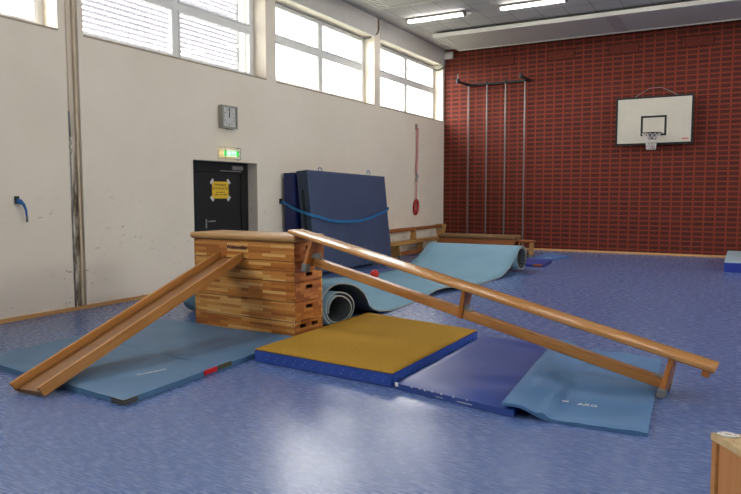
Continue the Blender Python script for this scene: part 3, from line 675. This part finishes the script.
prof = near + mid + far
def xr(y, f):
    tb = [(6.0, 3.73), (7.0, 3.73), (8.0, 3.76), (9.4, 3.68), (10.7, 3.90), (12.0, 3.95), (14.0, 3.92)]
    for (a, c), (a2, c2) in zip(tb, tb[1:]):
        if a <= y <= a2: return c + (c2 - c) * smoothstep((y - a) / (a2 - a))
b = nb(); TH = .017; rows = []; N = len(prof); NXC = 10
for i, (y, z) in enumerate(prof):
    y0, z0 = prof[max(0, i - 1)]; y1, z1 = prof[min(N - 1, i + 1)]; ty, tz = y1 - y0, z1 - z0; ln = math.hypot(ty, tz); ny_, nz_ = -tz / ln, ty / ln
    row = []
    fr_ = (i - len(near)) / len(mid)
    R = xr(y, fr_) if 0 <= fr_ <= 1 else (3.73 if fr_ < 0 else 3.92 + .14 * (y - 13.33))
    R += 0.012 * math.sin(i * .35) * (fr_ < 0)
    sh = .40 * (y - 6.72) * (1 - smoothstep((y - 6.85) / .5)) * (fr_ < .25)
    for j in range(NXC + 1):
        x = sh * (1 - j / NXC) + R - (2.34 - .31 * smoothstep((y - 11.2) / 1.8)) * j / NXC
        row.append((b.verts.new((x, y, z)), b.verts.new((x, y - ny_ * TH, z - nz_ * TH))))
    rows.append(row)
def qf(vs, mi):
    f = b.faces.new(vs); f.material_index = mi; f.smooth = mi != 2
for A_, B_ in zip(rows, rows[1:]):
    for j in range(NXC):
        qf((A_[j][0], A_[j + 1][0], B_[j + 1][0], B_[j][0]), 0); qf((A_[j][1], B_[j][1], B_[j + 1][1], A_[j + 1][1]), 1)
    qf((A_[0][0], B_[0][0], B_[0][1], A_[0][1]), 2); qf((A_[-1][0], A_[-1][1], B_[-1][1], B_[-1][0]), 2)
for R_ in (rows[0], rows[-1]):
    for j in range(NXC): qf((R_[j][0], R_[j][1], R_[j + 1][1], R_[j + 1][0]), 2)
t = thing('gym_carpet', 'light blue foam-backed carpet, both ends rolled up, behind the bench', 'carpet', (2.6, 10.0, 0))
cp = ob('carpet_sheet', b, ['light_carpet', 'foam_back', 'foam_edge'], t, loc=(-2.6, -10.0, 0.003))
b = nb(); bmesh.ops.create_uvsphere(b, u_segments=24, v_segments=16, radius=.078)
tag(ob('ball', b, 'red_plastic', None, (2.19, 10.24, .156), smooth=180), 'small red ball lying on the light blue carpet', 'ball')

# ------------------------------------------------------------------ gym benches
def bench(name, label, loc, rot, L, s0, s1, bw, hs, hw_top, hw_bot, th=.042, hook=True, foot_extra=0.0, mats=('bench_pine', 'bench_beam', 'bench_leg'), group=None, feet=True):
    """local x runs along the bench from the first leg, y across, z up; legs at 0, s1/2 and s1"""
    t = thing(name, label, 'bench', loc, rot, group)
    b = nb(); bx(b, -s0, L - s0, -bw / 2, bw / 2, hs - th, hs, .013, 3); ob('seat', b, mats[0], t, smooth=50)
    b = nb(); bx(b, .022, s1 - .022, -.045, .045, .035, .118, .008); ob('beam', b, mats[1], t, smooth=50)
    for i, s in enumerate((0, s1 / 2, s1)):
        b = nb(); ends = i != 1; ht, hb = (hw_top, hw_bot) if ends else (hw_top * .85, .058)
        z0 = .018 if ends else .03
        prism(b, [(-hb, z0), (-hb + .0, z0 + .05), (-ht, hs - th), (ht, hs - th), (hb, z0 + .05), (hb, z0)], 'x', s - .021, s + .021, .005); lg = ob('leg', b, mats[2], t)
        if ends and feet:
            for sy in (-1, 1):
                b = nb(); e = foot_extra if i == 2 else 0.0
                bx(b, s - .030, s + .030, sy * (hb - .035) - .04, sy * (hb - .035) + .04, 0.0 - e, .07 - e * .4, .006); ob('rubber_foot', b, 'rubber_grey', lg)
        dx = (.021 if i == 0 else -.021)
        b = nb(); sg = 1 if i == 0 else -1
        if i == 1: bx(b, s - .09, s - .021, -.04, .04, .118, .126); bx(b, s - .027, s - .021, -.04, .04, .12, .17)
        else:
            x0 = s + sg * .021; bx(b, min(x0, x0 + sg * .075), max(x0, x0 + sg * .075), -.04, .04, .118, .126); bx(b, min(x0, x0 + sg * .006), max(x0, x0 + sg * .006), -.075, .075, .12, .165)
        ob('angle_plate', b, 'plate_metal', t)
    if hook:
        b = nb(); bx(b, -s0 + .03, -s0 + .085, -.105, .105, hs - th - .05, hs - th, .006); ob('hook_block', b, mats[2], t)
    return t
O = Vector((7.3385, 5.593, .0078)); a, tl = 3.0569, .2155
e1 = Vector((math.cos(a) * math.cos(tl), math.sin(a) * math.cos(tl), math.sin(tl))); e2 = Vector((-math.sin(a), math.cos(a), 0)); 
if e2.y > 0: e2 = -e2
e3 = e1.cross(e2); 
if e3.z < 0: e2 = -e2; e3 = e1.cross(e2)
Rm = Matrix((e1, e2, e3)).transposed()
bench('gym_bench', 'long wooden gym bench leaning from the floor up onto the vaulting box', O + Vector((0, 0, .004)), Rm.to_euler(), 4.238, .305, 3.61, .252, .346, .105, .150, foot_extra=.035)

hb = .345
mats2 = ('old_bench', 'dark_box_wood', 'old_bench')
bench('gym_bench', 'wooden bench standing on the floor along the white wall under an upturned bench', (.42, 17.35, 0), (0, 0, -PI / 2), 3.5, .28, 2.85, .25, hb, .11, .16, .035, False, mats=mats2)
bench('gym_bench', 'upturned wooden bench stacked legs up on the bench at the white wall', (.36, 17.45, 2 * hb + .05), (PI, 0, -PI / 2), 3.95, .18, 3.6, .25, hb + .045, .11, .16, .035, False, mats=mats2, feet=False)
bench('gym_bench', 'wooden bench end behind the low box in front of the red brick wall', (3.26, 16.42, 0), (0, 0, PI), 2.4, .06, 2.2, .32, .41, .14, .16, .05, False, mats=('dark_box_wood', 'dark_box_wood', 'old_bench'))

# ------------------------------------------------------------------ vaulting box
BO = Vector((3.655, 5.794, 0)); ang = math.atan2(-.0572, .998)
t = thing('vaulting_box', 'wooden vaulting box of stacked sections with padded top behind the mats', 'vaulting box', BO, (0, 0, ang))
BL, BD = 1.525, .50      # the box runs along -x from its front right corner, +y is away
levels = [(.0, .182), (.182, .398), (.398, .617), (.617, .731), (.731, .84), (.84, 1.045)]
for i, (z0, z1) in enumerate(levels):
    b = nb(); g = .0035; w = .028
    bx(b, -BL, 0, 0, w, z0 + g, z1 - g, .004); bx(b, -BL, 0, BD - w, BD, z0 + g, z1 - g, .004)
    sec = ob('box_section', b, 'beech_strips', t)
    hh = z1 - z0; holes = [(.40, .63)] if i else [(.18, .40), (.60, .82)]
    zc = z0 + (hh * .70 if hh > .15 else hh * .64) ; zh = .022
    for X0, X1 in ((-w - .001, .001), (-BL - .001, -BL + w + .001)):
        b = nb(); cur = w
        ys = [(h0 * BD, h1 * BD) for h0, h1 in holes]
        bx(b, X0, X1, w, BD - w, z0 + g, zc - zh); bx(b, X0, X1, w, BD - w, zc + zh, z1 - g)
        for h0, h1 in ys: bx(b, X0, X1, cur, h0, zc - zh, zc + zh); cur = h1
        bx(b, X0, X1, cur, BD - w, zc - zh, zc + zh); ob('end_board', b, 'beech_strips_end', sec)
    for zz in (z0 + .03, z1 - .03):
        for xs in (-.022, -BL + .022):
            b = nb(); tube(b, [(xs, -.002, zz), (xs, .004, zz)], .007, 8); ob('screw', b, 'dark_iron', sec)
    n = max(3, int(hh / .028)); poly = [(0.0015, z0 + g)]      # comb of finger joints at the visible corner
    for q in range(n):
        ya = .027 if q % 2 == 0 else .006
        poly += [(ya, z0 + g + (hh - 2 * g) * q / n), (ya, z0 + g + (hh - 2 * g) * (q + 1) / n)]
    poly += [(0.0015, z1 - g)]
    b = nb(); prism(b, poly, 'x', -.0005, .0016); ob('finger_joint', b, 'dark_box_wood', sec)
    if i < 5:
        b = nb(); bx(b, -BL + .03, -.03, .03, BD - .03, z1 - .006, z1 + .006); ob('seam_ledge', b, 'brick_gap', sec)
    else: top_sec = sec
b = nb(); bx(b, -BL - .045, .03, -.03, BD + .03, 1.047, 1.122, .030, 4); ob('padded_top', b, 'cap_leather', t, smooth=60)
text('lettering', 'Wehnweiler', .068, 'plate_blue', top_sec, basis((1, 0, 0), (0, 0, 1), (-.832, -.002, .965)), extrude=.002, sx=.93)

# ------------------------------------------------------------------ slide hung on the vaulting box
O = Vector((3.0087, 3.1575, .012)); a, tl = 1.6689, .2895
e1 = Vector((math.cos(a) * math.cos(tl), math.sin(a) * math.cos(tl), math.sin(tl))); e2 = Vector((-math.sin(a), math.cos(a), 0)); e3 = e1.cross(e2)
if e3.z < 0: e2 = -e2; e3 = e1.cross(e2)
t = thing('wooden_slide', 'wooden slide board with side rails leaning from the floor to the vaulting box', 'slide', O, Matrix((e1, e2, e3)).transposed().to_euler())
SL, SB = 2.80, .326
b = nb(); bx(b, .0, SL, -SB / 2 + .022, SB / 2 - .022, .012, .032, .003); ob('slide_bed', b, 'slide_wood', t)
for s in (-1, 1):
    b = nb(); prism(b, [(0, 0), (SL, 0), (SL + .03, .045), (SL + .025, .10), (SL - .01, .103), (0.02, .095), (-.035, .092)], 'y', s * SB / 2 - (.022 if s > 0 else 0), s * SB / 2 + (.022 if s < 0 else 0), .003); ob('side_rail', b, 'slide_rail', t)
b = nb(); bx(b, .005, .05, -SB / 2 + .022, SB / 2 - .022, -.004, .012, .002); ob('end_batten', b, 'slide_wood', t)

# ------------------------------------------------------------------ low box by the brick wall
t = thing('low_vaulting_box', 'low wooden box with brown padded top in front of the red brick wall', 'vaulting box', (2.09, 15.85, 0))
b = nb(); hx, hy = .97, .26
bx(b, -hx, hx, -hy, -hy + .03, 0, .46); bx(b, -hx, hx, hy - .03, hy, 0, .46); bx(b, -hx, -hx + .03, -hy + .03, hy - .03, 0, .46)
for z0, z1 in ((0, .30), (.41, .46)): bx(b, hx - .03, hx, -hy + .03, hy - .03, z0, z1)
bx(b, hx - .03, hx, -hy + .03, -.15, .30, .41); bx(b, hx - .03, hx, .15, hy - .03, .30, .41); ob('box_body', b, 'dark_box_wood', t)
b = nb(); bx(b, -hx - .02, hx + .02, -hy - .02, hy + .02, .462, .56, .03, 3); ob('padded_top', b, 'dark_cap', t, smooth=60)

# ------------------------------------------------------------------ wooden box at the right edge
t = thing('wooden_box', 'brown plywood box with pale rim and white oval plate at the bottom right', 'box', (7.744, 3.294, 0))
d1 = Vector((.58, -.815)); d2 = Vector((.95, .31))
def Q(u, v): return tuple(d1 * u + d2 * v)
b = nb(); prism(b, [Q(.012, .012), Q(.62, .012), Q(.62, .035), Q(.012, .035)], 'z', 0, .462); ob('front_panel', b, 'trolley_ply', t)
b = nb(); prism(b, [Q(.0, .0), Q(.035, .0), Q(.035, .036), Q(.0, .036)], 'z', 0, .466, .003); ob('corner_post', b, 'slide_rail', t)
b = nb(); prism(b, [Q(.036, .037), Q(.036, .5), Q(.012, .5), Q(.012, .037)], 'z', 0, .462); ob('side_panel', b, 'trolley_ply', t)
b = nb(); prism(b, [Q(-.004, -.004), Q(.64, -.004), Q(.64, .075), Q(.10, .075), Q(.10, .5), Q(-.004, .5)], 'z', .466, .50, .003); rim_ = ob('top_rim', b, 'pale_ply', t)
b = nb(); c = Vector(Q(.028, .050)); n = 28
prism(b, [(c.x + .044 * math.cos(2 * PI * i / n), c.y + .030 * math.sin(2 * PI * i / n)) for i in range(n)], 'z', .5, .506, .0015); pl = ob('oval_plate', b, 'oval_white', t)
b = nb(); prism(b, [(c.x + .014 * math.cos(2 * PI * i / n), c.y + .006 * math.sin(2 * PI * i / n)) for i in range(n)], 'z', .5055, .5065)
for s in (-1, 1): prism(b, [(c.x + s * .030 + .004 * math.cos(2 * PI * i / 10), c.y + .004 * math.sin(2 * PI * i / 10)) for i in range(10)], 'z', .5055, .5066)
ob('plate_holes', b, 'dark_box_wood', pl)
b = nb(); c = Vector(Q(.10, .03)); prism(b, [(c.x + .004 * math.cos(2 * PI * i / 10), c.y + .004 * math.sin(2 * PI * i / 10)) for i in range(10)], 'z', .4995, .5012); ob('screw', b, 'dark_box_wood', rim_)

# ------------------------------------------------------------------ light
w = bpy.data.worlds.new('sky'); bpy.context.scene.world = w; w.use_nodes = True
bg = w.node_tree.nodes['Background']; bg.inputs['Color'].default_value = (1.0, .975, .93, 1); bg.inputs['Strength'].default_value = 5.0
for i, (y0, y1) in enumerate(wins):       # portals guide the sky light through the window openings
    L = bpy.data.lights.new('window_portal', 'AREA'); L.shape = 'RECTANGLE'; L.size = TOP - SILL; L.size_y = y1 - y0; L.cycles.is_portal = True
    o = bpy.data.objects.new('window_portal', L); C.objects.link(o); o.location = (WX - .02, (y0 + y1) / 2, (SILL + TOP) / 2); o.rotation_euler = (0, -PI / 2, 0)

for y0, y1 in fill_wins:
    L = bpy.data.lights.new('window_portal', 'AREA'); L.shape = 'RECTANGLE'; L.size = 1.6; L.size_y = y1 - y0; L.cycles.is_portal = True
    o = bpy.data.objects.new('window_portal', L); C.objects.link(o); o.location = (XR + .32, (y0 + y1) / 2, 4.5); o.rotation_euler = (0, PI / 2, 0)

# ------------------------------------------------------------------ camera
sc = bpy.context.scene
yaw, pit, roll, fl = .5093545601, -.0795977998, -.000715379, 665.6324508
f = Vector((-math.sin(yaw) * math.cos(pit), math.cos(yaw) * math.cos(pit), math.sin(pit))); r = Vector((math.cos(yaw), math.sin(yaw), 0)); u = r.cross(f)
r2 = r * math.cos(roll) + u * math.sin(roll); u2 = -r * math.sin(roll) + u * math.cos(roll)
cam = bpy.data.cameras.new('camera'); cam.sensor_width = 36; cam.lens = fl / 741 * 36; cam.clip_end = 200
co = bpy.data.objects.new('camera', cam); C.objects.link(co)
mw = Matrix((r2, u2, -f)).transposed().to_4x4(); mw.translation = Vector((7.826107, 0, 1.57)); co.matrix_world = mw
sc.camera = co
vs = sc.view_settings; vs.view_transform = 'Standard'; vs.look = 'None'; vs.gamma = 1; vs.use_curve_mapping = False; vs.exposure = 1.8
sc.cycles.max_bounces = 10; sc.cycles.diffuse_bounces = 6; sc.cycles.transparent_max_bounces = 12; sc.cycles.sample_clamp_indirect = 6
